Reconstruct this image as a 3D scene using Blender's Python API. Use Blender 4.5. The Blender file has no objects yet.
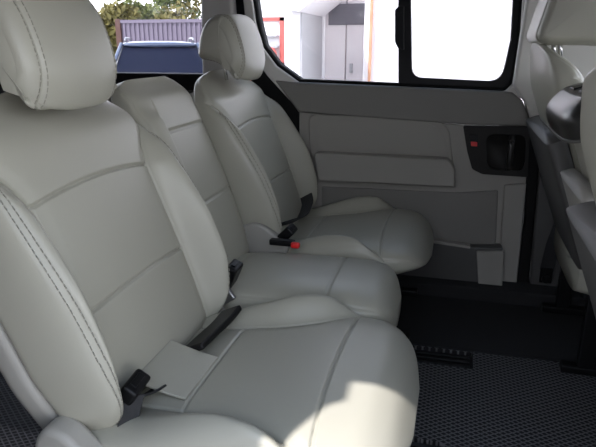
import bpy, bmesh, math, random
import numpy as np
from mathutils import Vector, Matrix

C = bpy.context.scene.collection
R = math.radians
random.seed(7)
FZ = 0.10            # van floor height (camera stands at z 0.95 in these units)
GZ = -0.56           # ground outside

# ------------------------------------------------------------------ camera
CAM = Vector((0, 0, 0.95))
YAW, PITCH, F = 15.0, 17.06, 580.0
cam_data = bpy.data.cameras.new('camera')
cam = bpy.data.objects.new('camera', cam_data)
C.objects.link(cam)
cam.location = CAM
cam.rotation_euler = (R(90 - PITCH), 0, R(YAW))
cam_data.sensor_width = 36
cam_data.lens = F / 596 * 36
cam_data.clip_start = 0.02
bpy.context.scene.camera = cam
_y, _p = R(YAW), R(PITCH)
FW = Vector((-math.sin(_y) * math.cos(_p), math.cos(_y) * math.cos(_p), -math.sin(_p)))
RT = Vector((math.cos(_y), math.sin(_y), 0))
UP = RT.cross(FW)


def at(x, y, Y):
    """point of the vertical plane at distance Y that shows at pixel x, y of the photograph"""
    d = FW + RT * ((x - 298) / F) + UP * ((223.5 - y) / F)
    t = (Y - CAM.y) / d.y
    return CAM + d * t


# ------------------------------------------------------------------ materials
def new_mat(name):
    m = bpy.data.materials.new(name)
    m.use_nodes = True
    nt = m.node_tree
    return m, nt, nt.nodes['Principled BSDF']


def mat(name, col, rough=0.5, metal=0.0, bump=0.0, scale=200.0, var=0.0, vscale=8.0, spec=0.5, coat=0.0, detail=3.0):
    m, nt, b = new_mat(name)
    b.inputs['Base Color'].default_value = (*col, 1)
    b.inputs['Roughness'].default_value = rough
    b.inputs['Metallic'].default_value = metal
    b.inputs['Specular IOR Level'].default_value = spec
    b.inputs['Coat Weight'].default_value = coat
    tc = nt.nodes.new('ShaderNodeTexCoord')
    if bump:
        n = nt.nodes.new('ShaderNodeTexNoise')
        n.inputs['Scale'].default_value = scale
        n.inputs['Detail'].default_value = detail
        nt.links.new(tc.outputs['Object'], n.inputs['Vector'])
        bp = nt.nodes.new('ShaderNodeBump')
        bp.inputs['Strength'].default_value = bump
        bp.inputs['Distance'].default_value = 0.002
        nt.links.new(n.outputs['Fac'], bp.inputs['Height'])
        nt.links.new(bp.outputs['Normal'], b.inputs['Normal'])
    if var:
        n2 = nt.nodes.new('ShaderNodeTexNoise')
        n2.inputs['Scale'].default_value = vscale
        n2.inputs['Detail'].default_value = 4
        nt.links.new(tc.outputs['Object'], n2.inputs['Vector'])
        mx = nt.nodes.new('ShaderNodeMix')
        mx.data_type = 'RGBA'
        nt.links.new(n2.outputs['Fac'], mx.inputs['Factor'])
        mx.inputs['A'].default_value = (*[c * (1 - var) for c in col], 1)
        mx.inputs['B'].default_value = (*[min(1, c * (1 + var)) for c in col], 1)
        nt.links.new(mx.outputs['Result'], b.inputs['Base Color'])
    return m


def glass_mat(name, tint=(1, 1, 1), refl=0.06):
    m = bpy.data.materials.new(name)
    m.use_nodes = True
    nt = m.node_tree
    nt.nodes.clear()
    out = nt.nodes.new('ShaderNodeOutputMaterial')
    tr = nt.nodes.new('ShaderNodeBsdfTransparent')
    tr.inputs['Color'].default_value = (*tint, 1)
    gl = nt.nodes.new('ShaderNodeBsdfGlossy')
    gl.inputs['Roughness'].default_value = 0.02
    lw = nt.nodes.new('ShaderNodeLayerWeight')
    lw.inputs['Blend'].default_value = 0.25
    fr = nt.nodes.new('ShaderNodeMapRange')
    fr.inputs['To Min'].default_value = 0.02
    fr.inputs['To Max'].default_value = 0.12
    nt.links.new(lw.outputs['Facing'], fr.inputs['Value'])
    mx = nt.nodes.new('ShaderNodeMixShader')
    nt.links.new(fr.outputs['Result'], mx.inputs['Fac'])
    nt.links.new(tr.outputs['BSDF'], mx.inputs[1])
    nt.links.new(gl.outputs['BSDF'], mx.inputs[2])
    nt.links.new(mx.outputs['Shader'], out.inputs['Surface'])
    return m


def mesh_mat_material():
    """black EVA mat: raised rhombic cells"""
    m, nt, b = new_mat('eva_mat')
    b.inputs['Roughness'].default_value = 0.55
    b.inputs['Specular IOR Level'].default_value = 0.35
    tc = nt.nodes.new('ShaderNodeTexCoord')
    sp = nt.nodes.new('ShaderNodeSeparateXYZ')
    nt.links.new(tc.outputs['Object'], sp.inputs[0])

    def mth(op, a, bb=None):
        n = nt.nodes.new('ShaderNodeMath')
        n.operation = op
        for i, v in enumerate((a, bb)):
            if v is None:
                continue
            if isinstance(v, (int, float)):
                n.inputs[i].default_value = v
            else:
                nt.links.new(v, n.inputs[i])
        return n.outputs[0]
    kx, ky = 1 / 0.020, 1 / 0.0145
    u = mth('MULTIPLY', sp.outputs['X'], kx)
    v = mth('MULTIPLY', sp.outputs['Y'], ky)
    p = mth('ABSOLUTE', mth('SUBTRACT', mth('FRACT', mth('ADD', u, v)), 0.5))
    q = mth('ABSOLUTE', mth('SUBTRACT', mth('FRACT', mth('SUBTRACT', u, v)), 0.5))
    w = mth('MAXIMUM', p, q)          # 0 cell centre .. .5 on the walls
    h = nt.nodes.new('ShaderNodeMapRange')
    h.interpolation_type = 'SMOOTHSTEP'
    h.inputs['From Min'].default_value = 0.30
    h.inputs['From Max'].default_value = 0.44
    nt.links.new(w, h.inputs['Value'])
    bp = nt.nodes.new('ShaderNodeBump')
    bp.inputs['Strength'].default_value = 1.0
    bp.inputs['Distance'].default_value = 0.006
    nt.links.new(h.outputs['Result'], bp.inputs['Height'])
    nt.links.new(bp.outputs['Normal'], b.inputs['Normal'])
    mx = nt.nodes.new('ShaderNodeMix')
    mx.data_type = 'RGBA'
    nt.links.new(h.outputs['Result'], mx.inputs['Factor'])
    mx.inputs['A'].default_value = (0.010, 0.010, 0.011, 1)
    mx.inputs['B'].default_value = (0.16, 0.16, 0.165, 1)  # relief contrast put into the colour: walls pale, cell floors dark
    nt.links.new(mx.outputs['Result'], b.inputs['Base Color'])
    return m


M = {
    'leather': mat('grey_leather', (0.365, 0.355, 0.295), 0.36, bump=0.10, scale=420, var=0.03, vscale=5, spec=0.45),
    'thread': mat('seam_thread', (0.26, 0.25, 0.21), 0.8),
    'plastic': mat('light_grey_plastic', (0.33, 0.32, 0.29), 0.5, bump=0.08, scale=700),
    'trim': mat('door_trim_plastic', (0.30, 0.286, 0.258), 0.55, bump=0.15, scale=600),
    'band': mat('dark_belt_and_falloff_plastic', (0.19, 0.181, 0.165), 0.55, bump=0.15, scale=600),
    'bezel': mat('bezel_plastic', (0.018, 0.017, 0.016), 0.55, spec=0.2),
    'trimdark': mat('dark_trim_plastic', (0.07, 0.068, 0.065), 0.5, bump=0.15, scale=500),
    'pillar': mat('pale_pillar_plastic', (0.62, 0.60, 0.56), 0.6, bump=0.08, scale=500),
    'black': mat('black_plastic', (0.006, 0.006, 0.0065), 0.4, spec=0.2),
    'gloss': mat('glossy_black_plastic', (0.022, 0.021, 0.02), 0.28, spec=0.4),
    'rubber': mat('black_rubber', (0.006, 0.006, 0.006), 0.7, spec=0.2),
    'webbing': mat('belt_webbing', (0.018, 0.018, 0.019), 0.75, bump=0.5, scale=900),
    'chrome': mat('chrome', (0.8, 0.8, 0.8), 0.15, metal=1.0),
    'steel': mat('dull_steel', (0.35, 0.35, 0.36), 0.4, metal=1.0),
    'red': mat('red_plastic', (0.75, 0.02, 0.02), 0.4),
    'mat': mesh_mat_material(),
    'floor': mat('dark_floor_carpet', (0.012, 0.012, 0.013), 0.9, bump=0.3, scale=400),
    'headliner': mat('headliner_fabric', (0.10, 0.098, 0.093), 0.9, bump=0.2, scale=300),
    'glass': glass_mat('window_glass', (0.77, 0.78, 0.79)),
    'dimmed': glass_mat('dimmed_glass', (0.3, 0.3, 0.32)),  # unseen rear panes, tinted deep to keep light off the floor mat
    'tint': glass_mat('rear_window_glass', (0.80, 0.80, 0.82)),
    'body': mat('van_body_paint', (0.02, 0.022, 0.03), 0.3, coat=0.5),
    # outside
    'asphalt': mat('pale_concrete', (0.30, 0.295, 0.29), 0.9, bump=0.3, scale=40, var=0.12, vscale=1.2),
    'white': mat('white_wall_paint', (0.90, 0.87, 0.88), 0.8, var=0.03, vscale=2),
    'greywall': mat('shade_and_fitting_grey', (0.47, 0.46, 0.47), 0.8, var=0.05, vscale=3),
    'doorleaf': mat('pale_door_sheet', (0.80, 0.74, 0.74), 0.7, var=0.06, vscale=3),
    'doorglass': mat('grey_door_panel', (0.16, 0.15, 0.17), 0.6),
    'brown': mat('rusty_steel', (0.09, 0.045, 0.035), 0.8, var=0.3, vscale=9),
    'rust': mat('orange_rust_paint', (0.66, 0.34, 0.20), 0.8, var=0.3, vscale=9),
    'redpaint': mat('red_paint', (0.62, 0.13, 0.11), 0.5),
    'container': mat('faded_violet_container_paint', (0.15, 0.125, 0.165), 0.6, var=0.10, vscale=1.5),
    'carpaint': mat('dark_blue_car_paint', (0.014, 0.018, 0.04), 0.5, spec=0.2),
    'carglass': mat('dark_windscreen', (0.008, 0.010, 0.022), 0.3, spec=0.15),
    'carroof': mat('sky_sheen_car_paint', (0.07, 0.09, 0.14), 0.3, coat=0.5),  # lighter than the body, sky reflection on the roof put into the colour
    'bark': mat('tree_bark', (0.09, 0.06, 0.04), 0.9, bump=0.5, scale=20),
    'amber': mat('amber_plastic', (0.6, 0.2, 0.02), 0.4),
}
for i, (n, c) in enumerate({'leaf_gold': (0.15, 0.13, 0.03), 'leaf_green': (0.085, 0.115, 0.03), 'leaf_dark': (0.025, 0.035, 0.025), 'leaf_lime': (0.13, 0.15, 0.04)}.items()):
    M[n] = mat(n, c, 0.7, var=0.35, vscale=3)


# ------------------------------------------------------------------ object helpers
def link(name, me, m, parent=None, smooth=True):
    o = bpy.data.objects.new(name, me)
    C.objects.link(o)
    if m is not None and not me.materials:
        me.materials.append(M[m] if isinstance(m, str) else m)
    if smooth:
        me.polygons.foreach_set('use_smooth', [True] * len(me.polygons))
    if parent is not None:
        o.parent = parent
    return o


def thing(name, label, cat, loc=(0, 0, 0), group=None, rotz=0):
    o = bpy.data.objects.new(name, None)
    o.empty_display_size = 0.05
    C.objects.link(o)
    o.location = loc
    o.rotation_euler = (0, 0, rotz)
    return tag(o, label, cat, group)


def tag(o, label, cat, group=None):
    o['label'] = label
    o['category'] = cat
    if group:
        o['group'] = group
    return o


def struct(o, label=None):
    o['kind'] = 'structure'
    if label:
        o['label'] = label
    return o


def finish(bm):
    bmesh.ops.recalc_face_normals(bm, faces=bm.faces[:])
    me = bpy.data.meshes.new('m')
    bm.to_mesh(me)
    bm.free()
    return me


def bevelled(o, w, seg=3, angle=35):
    md = o.modifiers.new('bevel', 'BEVEL')
    md.width = w
    md.segments = seg
    md.limit_method = 'ANGLE'
    md.angle_limit = R(angle)
    md.harden_normals = False
    md2 = o.modifiers.new('wn', 'WEIGHTED_NORMAL')
    md2.keep_sharp = True
    return o


def add_box(bm, lo, hi, mtx=None):
    vs = [bm.verts.new((x, y, z)) for x in (lo[0], hi[0]) for y in (lo[1], hi[1]) for z in (lo[2], hi[2])]
    if mtx is not None:
        for v in vs:
            v.co = mtx @ v.co
    for f in ((0, 1, 3, 2), (4, 6, 7, 5), (0, 4, 5, 1), (2, 3, 7, 6), (0, 2, 6, 4), (1, 5, 7, 3)):
        bm.faces.new([vs[i] for i in f])
    return vs


def box(name, lo, hi, m, parent=None, bev=0.004, mtx=None, seg=3):
    bm = bmesh.new()
    add_box(bm, lo, hi, mtx)
    o = link(name, finish(bm), m, parent)
    if bev:
        bevelled(o, bev, seg)
    return o


def prism(name, loops, y0, y1, m, parent=None, bev=0.004, seg=3):
    """outline(s) in the XZ plane (first the outside, then holes), extruded from y0 to y1; y may be a function of (x, z)"""
    bm = bmesh.new()
    edges = []
    for lp in loops:
        vs = [bm.verts.new((p[0], 0, p[1])) for p in lp]
        edges += [bm.edges.new((vs[i], vs[(i + 1) % len(vs)])) for i in range(len(vs))]
    bmesh.ops.triangle_fill(bm, use_beauty=True, use_dissolve=False, edges=edges)
    bmesh.ops.dissolve_limit(bm, angle_limit=0.01, verts=bm.verts[:], edges=bm.edges[:]) if len(loops) == 1 else None
    fs = bm.faces[:]
    ex = bmesh.ops.extrude_face_region(bm, geom=fs)
    nv = {v for v in ex['geom'] if isinstance(v, bmesh.types.BMVert)}
    for v in bm.verts:
        yy = y1 if v in nv else y0
        v.co.y = yy(v.co.x, v.co.z) if callable(yy) else yy
    o = link(name, finish(bm), m, parent)
    if bev:
        bevelled(o, bev, seg)
    return o


def rounded(pts, r, n=6):
    """round the corners of a closed outline; r a number or one per corner"""
    out = []
    N = len(pts)
    for i in range(N):
        p = Vector(pts[i][:2]); a = Vector(pts[i - 1][:2]); b = Vector(pts[(i + 1) % N][:2])
        rr = r[i] if isinstance(r, (list, tuple)) else r
        u = (a - p); w = (b - p)
        d = min(rr, u.length * 0.48, w.length * 0.48)
        if d <= 1e-6:
            out.append((p.x, p.y)); continue
        u = p + u.normalized() * d
        w = p + w.normalized() * d
        for k in range(n + 1):
            t = k / n
            q = u * (1 - t) ** 2 + p * 2 * t * (1 - t) + w * t * t
            out.append((q.x, q.y))
    return out


def px(pts, Y):
    return [(lambda q: (q.x, q.z))(at(x, y, Y)) for x, y in pts]


def tube_mesh(bm, pts, r, seg=8, closed=False):
    pts = [Vector(p) for p in pts]
    rings = []
    n = len(pts)
    for i, p in enumerate(pts):
        if closed:
            t = pts[(i + 1) % n] - pts[i - 1]
        else:
            t = pts[min(i + 1, n - 1)] - pts[max(i - 1, 0)]
        t.normalize()
        up = Vector((0, 0, 1)) if abs(t.z) < 0.95 else Vector((0, 1, 0))
        u = t.cross(up).normalized()
        v = u.cross(t)
        rr = r[i] if isinstance(r, (list, tuple)) else r
        rings.append([bm.verts.new(p + u * rr * math.cos(2 * math.pi * k / seg) + v * rr * math.sin(2 * math.pi * k / seg)) for k in range(seg)])
    m = n if closed else n - 1
    for i in range(m):
        A, B = rings[i], rings[(i + 1) % n]
        for k in range(seg):
            bm.faces.new((A[k], A[(k + 1) % seg], B[(k + 1) % seg], B[k]))
    if not closed:
        bm.faces.new(rings[0][::-1])
        bm.faces.new(rings[-1])


def tube(name, pts, r, m, parent=None, seg=8, closed=False):
    bm = bmesh.new()
    tube_mesh(bm, pts, r, seg, closed)
    return link(name, finish(bm), m, parent)


def ribbon(name, pts, widths, thick, m, parent=None):
    """a strap: centre points, half-width vectors"""
    bm = bmesh.new()
    rows = []
    n = len(pts)
    P = [Vector(p) for p in pts]
    W = [Vector(w) for w in widths]
    for i in range(n):
        t = (P[min(i + 1, n - 1)] - P[max(i - 1, 0)]).normalized()
        nn = t.cross(W[i]).normalized() * thick / 2
        rows.append([bm.verts.new(q) for q in (P[i] - W[i] - nn, P[i] + W[i] - nn, P[i] + W[i] + nn, P[i] - W[i] + nn)])
    for i in range(n - 1):
        A, B = rows[i], rows[i + 1]
        for k in range(4):
            bm.faces.new((A[k], A[(k + 1) % 4], B[(k + 1) % 4], B[k]))
    bm.faces.new(rows[0][::-1]); bm.faces.new(rows[-1])
    o = link(name, finish(bm), m, parent)
    bevelled(o, thick * 0.3, 2, 50)
    return o


def smooth_pts(pts, n=8):
    """Catmull-Rom through the points"""
    P = [Vector(p) for p in pts]
    out = []
    for i in range(len(P) - 1):
        p0 = P[max(i - 1, 0)]; p1 = P[i]; p2 = P[i + 1]; p3 = P[min(i + 2, len(P) - 1)]
        for k in range(n):
            t = k / n
            out.append(0.5 * ((2 * p1) + (p2 - p0) * t + (2 * p0 - 5 * p1 + 4 * p2 - p3) * t * t + (3 * p1 - p0 - 3 * p2 + p3) * t ** 3))
    out.append(P[-1])
    return out


# ------------------------------------------------------------------ lofted upholstery
def sm(xs, ys, s=0.012):
    """smooth interpolating function through a few stations"""
    xs = np.array(xs, float); ys = np.array(ys, float)
    g = np.linspace(xs[0], xs[-1], 800)
    v = np.interp(g, xs, ys)
    h = g[1] - g[0]
    k = max(1, int(s / h))
    pad = 3 * k
    vp = np.concatenate([2 * v[0] - v[1:pad + 1][::-1], v, 2 * v[-1] - v[-pad - 1:-1][::-1]])
    ker = np.exp(-0.5 * (np.arange(-pad, pad + 1) / k) ** 2)
    ker /= ker.sum()
    v2 = np.convolve(vp, ker, 'same')[pad:-pad]
    return lambda b: np.interp(b, g, v2)


def S(t):
    t = np.clip(t, 0, 1)
    return t * t * (3 - 2 * t)


def loop(hw, cf, cb, n, N):
    hd = (cf - cb) / 2; c0 = (cf + cb) / 2
    th = np.linspace(-math.pi / 2, 1.5 * math.pi, 2401)
    co, si = np.cos(th), np.sin(th)
    a = hw * np.sign(co) * np.abs(co) ** (2 / n)
    c = c0 + hd * np.sign(si) * np.abs(si) ** (2 / n)
    L = np.concatenate([[0], np.cumsum(np.hypot(np.diff(a), np.diff(c)))])
    t = np.linspace(0, L[-1], N + 1)[:-1]
    return np.interp(t, L, a), np.interp(t, L, c)


def loft(bs, sec, N, disp=None, side_grooves=(), axes=None):
    """closed skin over cross-sections; axes maps arrays (a across, b along, c outwards) to xyz"""
    V = []
    for b in bs:
        hw, cf, cb, n = sec(b)
        a, c = loop(hw, cf, cb, n, N)
        hd = max((cf - cb) / 2, 1e-5); c0 = (cf + cb) / 2
        w = S((c - c0) / hd * 1.15)
        da = np.zeros_like(a)
        for off, dep, sig in side_grooves:
            g = dep * np.exp(-((cf - c - off) / sig) ** 2) * S((np.abs(a) / max(hw, 1e-5) - 0.75) / 0.2)
            da -= np.sign(a) * g
        dc = disp(a, b, hw) * w if disp else 0
        V.append(np.stack(axes(a + da, np.full_like(a, b), c + dc), 1))
    n = len(bs)
    V = np.array(V)
    verts = V.reshape(-1, 3).tolist()
    faces = []
    for i in range(n - 1):
        for k in range(N):
            k2 = (k + 1) % N
            faces.append((i * N + k, i * N + k2, (i + 1) * N + k2, (i + 1) * N + k))
    verts.append(V[0].mean(0).tolist()); verts.append(V[-1].mean(0).tolist())
    i0, i1 = len(verts) - 2, len(verts) - 1
    for k in range(N):
        k2 = (k + 1) % N
        faces.append((k2, k, i0))
        faces.append(((n - 1) * N + k, (n - 1) * N + k2, i1))
    me = bpy.data.meshes.new('loft')
    me.from_pydata(verts, [], faces)
    bm = bmesh.new(); bm.from_mesh(me)
    bmesh.ops.recalc_face_normals(bm, faces=bm.faces[:])
    bm.to_mesh(me); bm.free()
    return me


def stations(L, n, e=0.03):
    """denser near both ends"""
    t = np.linspace(0, 1, n)
    u = 0.5 - 0.5 * np.cos(math.pi * t)
    return L * (0.55 * t + 0.45 * u)


def groove(d, dep, sig=0.0022):
    return -dep * np.exp(-(d / sig) ** 2)


TILT = R(20.5)


def back_axes(x0, z0, tilt=TILT):
    st, ct = math.sin(tilt), math.cos(tilt)
    return lambda a, b, c: (x0 - b * st + c * ct, a, z0 + b * ct + c * st)


# ---- outer seats (captain style backrest with side bolsters)
BH = 0.58
hw_back = sm([0, .02, .06, .14, .26, .34, .41, .46, .505, .545, .57, .58], [.180, .210, .234, .253, .260, .259, .256, .247, .226, .190, .140, .06], .010)
as_back = sm([0, .15, .30, .385, .43, .48, .58], [.176, .178, .175, .174, .192, .23, .31], .008)
bol_back = sm([0, .05, .15, .25, .35, .43, .50, .58], [.040, .066, .080, .076, .055, .034, .012, 0], .02)


def back_disp(a, b, hw):
    s = as_back(b)
    aa = np.abs(a)
    d = bol_back(b) * S((aa - s) / 0.056)
    d += 0.012 * math.sin(math.pi * min(b / .5, 1)) * (1 - (a / .25) ** 2)          # lumbar
    d -= 0.003 * S(1 - np.abs(aa - s) / .03)
    d = d + groove(aa - s, .0085)
    up = b - (.402 - .45 * a * a)             # arched upper seam
    lo = b - (.207 - .25 * a * a)             # lower seam
    inside = S((s - aa) / .006 + .5)
    d = d + (groove(up, .0085) + groove(lo, .0085)) * inside
    return d


def back_sec(b):
    top = S((b - .455) / .125)
    bot = 1 - S(b / .045)
    return float(hw_back(b)), -.052 * top ** 1.6 - .022 * bot, -.088 + .020 * top + .012 * bot, 4.2


def shell_sec(b):
    top = S((b - .40) / .115)
    return float(hw_back(b + .02)) * .985, -.078 + .004 * top, -.130 + .035 * top, 8.0


# ---- outer seat cushion
CL = 0.565
hw_cush = sm([0, .03, .10, .25, .36, .43, .48, .52, .545, .558, .565], [.20, .225, .245, .254, .256, .253, .244, .220, .188, .150, .07], .007)
as_cush = sm([0, .15, .28, .36, .41, .46, .565], [.140, .145, .160, .188, .222, .262, .30], .012)
z_cush = sm([0, .15, .30, .42, .50, .54, .565], [.370, .382, .400, .418, .412, .392, .350], .012)
zb_cush = sm([0, .30, .42, .50, .565], [.27, .285, .305, .328, .345], .02)


def cush_disp(a, b, hw):
    s = as_cush(b)
    aa = np.abs(a)
    fade = 1 - S((b - .455) / .11)
    d = .060 * S((aa - s) / .060) * fade * (.12 + .88 * S((b - .06) / .30))
    d = d - .004 * S(1 - np.abs(aa - s) / .03) * fade + groove(aa - s, .008)
    inside = S((s - aa) / .006 + .5)
    cs = b - (.418 + .9 * a * a * 0.25)
    d = d + groove(cs, .0075) * inside
    d = d + groove(b - .198, .0045) * inside
    d = d - .008 * (a / .25) ** 2 * S((b - .48) / .08)
    return d


def cush_sec(b):
    return float(hw_cush(b)), float(z_cush(b)), float(zb_cush(b)), 3.4


def headrest_mesh(hw, prof, bulge=.010, r=.045, lines=None, soft=1.0):
    """side profile (x, z) carried across the width with domed ends; crease where front pad meets the side"""
    P = np.array(prof, float)
    n = len(P)
    dense = []
    for i in range(n):
        p0, p1, p2, p3 = P[i - 1], P[i], P[(i + 1) % n], P[(i + 2) % n]
        for k in range(30):
            t = k / 30
            dense.append(.5 * (2 * p1 + (p2 - p0) * t + (2 * p0 - 5 * p1 + 4 * p2 - p3) * t * t + (3 * p1 - p0 - 3 * p2 + p3) * t ** 3))
    D = np.array(dense)
    L = np.concatenate([[0], np.cumsum(np.hypot(*np.diff(np.vstack([D, D[:1]]), axis=0).T))])
    N = 150
    t = np.linspace(0, L[-1], N + 1)[:-1]
    Dc = np.vstack([D, D[:1]])
    X = np.interp(t, L, Dc[:, 0]); Z = np.interp(t, L, Dc[:, 1])
    cx, cz = X.mean(), Z.mean()
    R0 = np.hypot(X - cx, Z - cz).mean()
    # outward normals
    tx = np.roll(X, -1) - np.roll(X, 1); tz = np.roll(Z, -1) - np.roll(Z, 1)
    ln = np.hypot(tx, tz); nx, nz = tz / ln, -tx / ln
    if ((X - cx) * nx + (Z - cz) * nz).mean() < 0:
        nx, nz = -nx, -nz
    rows = []
    cap = [.12, .3, .5, .68, .82, .92, .98]
    body = -np.cos(np.linspace(0, math.pi, 140))
    stn = [(-1.0, q) for q in cap] + [(y, 1.0) for y in body] + [(1.0, q) for q in cap[::-1]]
    ys = stn
    for y1, sc in stn:
        y = hw * y1
        e = hw - abs(y)                                   # distance from the side
        if e < r:
            k = 1 - math.sqrt(max(0, 1 - ((r - e) / r) ** 2))
        else:
            k = 0
        ins = r * .55 * k
        front = S((nx - .1) / .5)
        g = .0040 * math.exp(-((e - .026) / .0028) ** 2)    # stitch crease
        r2 = .095
        k2_ = (1 - math.sqrt(max(0, 1 - ((r2 - e) / r2) ** 2))) if e < r2 else 0
        ins = ins + soft * k2_ * (.030 * S((-nz + .2) / .6) * S((nx - .12) / .35) + .010 * S((nz - .1) / .6) * S((nx - .1) / .4))
        off = -ins - g + bulge * front * (1 - (y / hw) ** 2)
        xx = X + nx * off; zz = Z + nz * off
        xx = cx + (xx - cx) * sc; zz = cz + (zz - cz) * sc
        if lines is not None and sc == 1.0:
            for e0 in (.021, .031):
                lines.setdefault((e0, y > 0), []).append((abs(e - e0), [(float(p + q * .0004), y, float(u + v * .0004)) for p, q, u, v in zip(xx, nx, zz, nz)]))
        rows.append(np.stack([xx, np.full(N, y + (math.copysign(.005 * (1 - sc * sc), y))), zz], 1))
    V = np.array(rows); m = len(ys)
    verts = V.reshape(-1, 3).tolist()
    faces = []
    for i in range(m - 1):
        for k in range(N):
            k2 = (k + 1) % N
            faces.append((i * N + k, i * N + k2, (i + 1) * N + k2, (i + 1) * N + k))
    verts.append(V[0].mean(0).tolist()); verts.append(V[-1].mean(0).tolist())
    i0, i1 = len(verts) - 2, len(verts) - 1
    for k in range(N):
        k2 = (k + 1) % N
        faces.append((k2, k, i0)); faces.append(((m - 1) * N + k, (m - 1) * N + k2, i1))
    me = bpy.data.meshes.new('headrest')
    me.from_pydata(verts, [], faces)
    bm = bmesh.new(); bm.from_mesh(me)
    bmesh.ops.recalc_face_normals(bm, faces=bm.faces[:])
    bm.to_mesh(me); bm.free()
    return me


def stitch_mesh(lines, r=.0009, dash=.007, gap=.003):
    """thread: short dashes along polylines"""
    bm = bmesh.new()
    for pts in lines:
        P = [Vector(p) for p in pts]
        d = [0]
        for i in range(1, len(P)):
            d.append(d[-1] + (P[i] - P[i - 1]).length)
        def pos(s):
            for i in range(1, len(P)):
                if d[i] >= s:
                    t = (s - d[i - 1]) / max(d[i] - d[i - 1], 1e-9)
                    return P[i - 1].lerp(P[i], t)
            return P[-1]
        s = 0
        while s + dash < d[-1]:
            tube_mesh(bm, [pos(s), pos(s + dash / 2), pos(s + dash)], r, 5)
            s += dash + gap
    return finish(bm)


PX0, PZ0 = -.472, .352     # foot of the backrest's front
ax_back = back_axes(PX0, PZ0)
SIDE_OFF = .013


def side_line(sgn, b0, b1, off, axes, sec, disp, out=.0006, n=80):
    """points that run along the rounded side of a loft at depth off behind its front"""
    pts = []
    for b in np.linspace(b0, b1, n):
        hw, cf, cb, ex = sec(b)
        N = 1600
        a, c = loop(hw, cf, cb, ex, N)
        m = (np.sign(a) == sgn) & (c > (cf + cb) / 2) & (np.abs(a) > .5 * hw)
        k = np.where(m)[0]
        i = k[np.argmin(np.abs(cf - c[k] - SIDE_OFF))]
        per = 2 * (2 * hw + cf - cb) / N                      # about one step of arc
        i = int(i - sgn * 0 + round((off - SIDE_OFF) / per) * (-sgn)) % N
        w = S((c[i] - (cf + cb) / 2) / ((cf - cb) / 2) * 1.15)
        dc = float(disp(np.array([a[i]]), b, hw)[0] * w)
        x, y, z = axes(a[i] + sgn * out, b, c[i] + dc + out)
        pts.append((float(x), float(y), float(z)))
    return pts


def make_outer_meshes():
    D = {}
    bs = stations(BH, 290)
    D['backrest'] = loft(bs, back_sec, 600, back_disp, ((SIDE_OFF, .0030, .0024),), ax_back)
    D['back_shell'] = loft(stations(.515, 60), shell_sec, 120, None, (), back_axes(PX0, PZ0 + .015))
    lines = []
    for s in (-1, 1):
        for o in (-.0038, .0038):
            lines.append(stitch_mesh([side_line(s, .03, .455, SIDE_OFF + o, ax_back, back_sec, back_disp)]))
    D['stitching'], D['stitching1'], D['stitching2'], D['stitching3'] = lines
    cx = -.590
    D['cushion'] = loft(stations(CL, 270), cush_sec, 560, cush_disp, ((.030, .002, .003),), lambda a, b, c: (cx + b, a, c))
    prof = [(-.743, .940), (-.730, .992), (-.703, 1.027), (-.663, 1.036), (-.636, 1.018), (-.614, .965), (-.603, .905), (-.610, .862), (-.632, .855), (-.656, .882), (-.692, .903), (-.738, .914)]
    hl = {}
    D['headrest'] = headrest_mesh(.125, prof, lines=hl)
    for q, (key, cand) in enumerate(hl.items()):
        best = min(cand, key=lambda t_: t_[0])[1]
        D['hr_stitch%d' % q] = stitch_mesh([best + best[:1]])
    return D


OUTER = make_outer_meshes()


def headrest_posts(parent, x, z0, z1, dy=.06):
    for s in (-1, 1):
        tube('headrest_post', [(x + .02, s * dy, z0), (x, s * dy, z1)], .0055, 'chrome', parent, 10)
        p = bpy.data.objects[-1] if False else None


def outer_seat(yc, label, group=None):
    t = thing('seat', label, 'seat', (0, yc, FZ), group)

    def part(name, key, m):
        me = OUTER[key]
        o = bpy.data.objects.new(name, me)
        C.objects.link(o)
        if not me.materials:
            me.materials.append(M[m])
            me.polygons.foreach_set('use_smooth', [True] * len(me.polygons))
        o.parent = t
        o.location = (0, 0, -FZ)
        return o
    part('backrest', 'backrest', 'leather')
    for k in ('stitching', 'stitching1', 'stitching2', 'stitching3'):
        part('stitching', k, 'thread')
    part('back_shell', 'back_shell', 'plastic')
    cu = part('cushion', 'cushion', 'leather')
    if yc > 1:
        cu.location.x = -.010
        cu.location.z += .006
    hr = part('headrest', 'headrest', 'leather')
    if yc < 1:
        hr.location.y = -.016
    for q in range(4):
        me = OUTER['hr_stitch%d' % q]
        if not me.materials:
            me.materials.append(M['thread'])
        o = bpy.data.objects.new('stitching', me)
        C.objects.link(o)
        o.parent = hr
    for s in (-1, 1):
        o = tube('headrest_post', [(-.675, s * .055, .85), (-.688, s * .055, .93)], .0055, 'chrome', t, 10)
        o.location = (0, 0, -FZ)
    return t


def seat_base(t, x0, x1, hw, ztop=.30):
    """dark steel riser frame and rails under a cushion"""
    bm = bmesh.new()
    for s in (-1, 1):
        add_box(bm, (x0, s * hw - .018, 0.013), (x1, s * hw + .018, .035))
        for x in (x0 + .06, x1 - .10):
            add_box(bm, (x - .02, s * hw - .012, .03), (x + .02, s * hw + .012, ztop - FZ))
    add_box(bm, (x0 + .03, -hw, ztop - FZ - .03), (x1 - .06, hw, ztop - FZ))
    o = link('seat_frame', finish(bm), 'black', t, False)
    bevelled(o, .004, 2)
    return o


# near outer seat
NEAR_HR = -.014
near = outer_seat(.887, 'big light grey leather seat in front, sunlight patch on its cushion', )
seat_base(near, -.56, -.08, .17)
far = outer_seat(1.742, 'light grey leather seat standing against the far door panel', )
seat_base(far, -.56, -.08, .17)


def L(o):
    """part built in van coordinates, child of a seat"""
    t = o.parent
    o.location = (-t.location.x, -t.location.y, -t.location.z)
    return o


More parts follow.
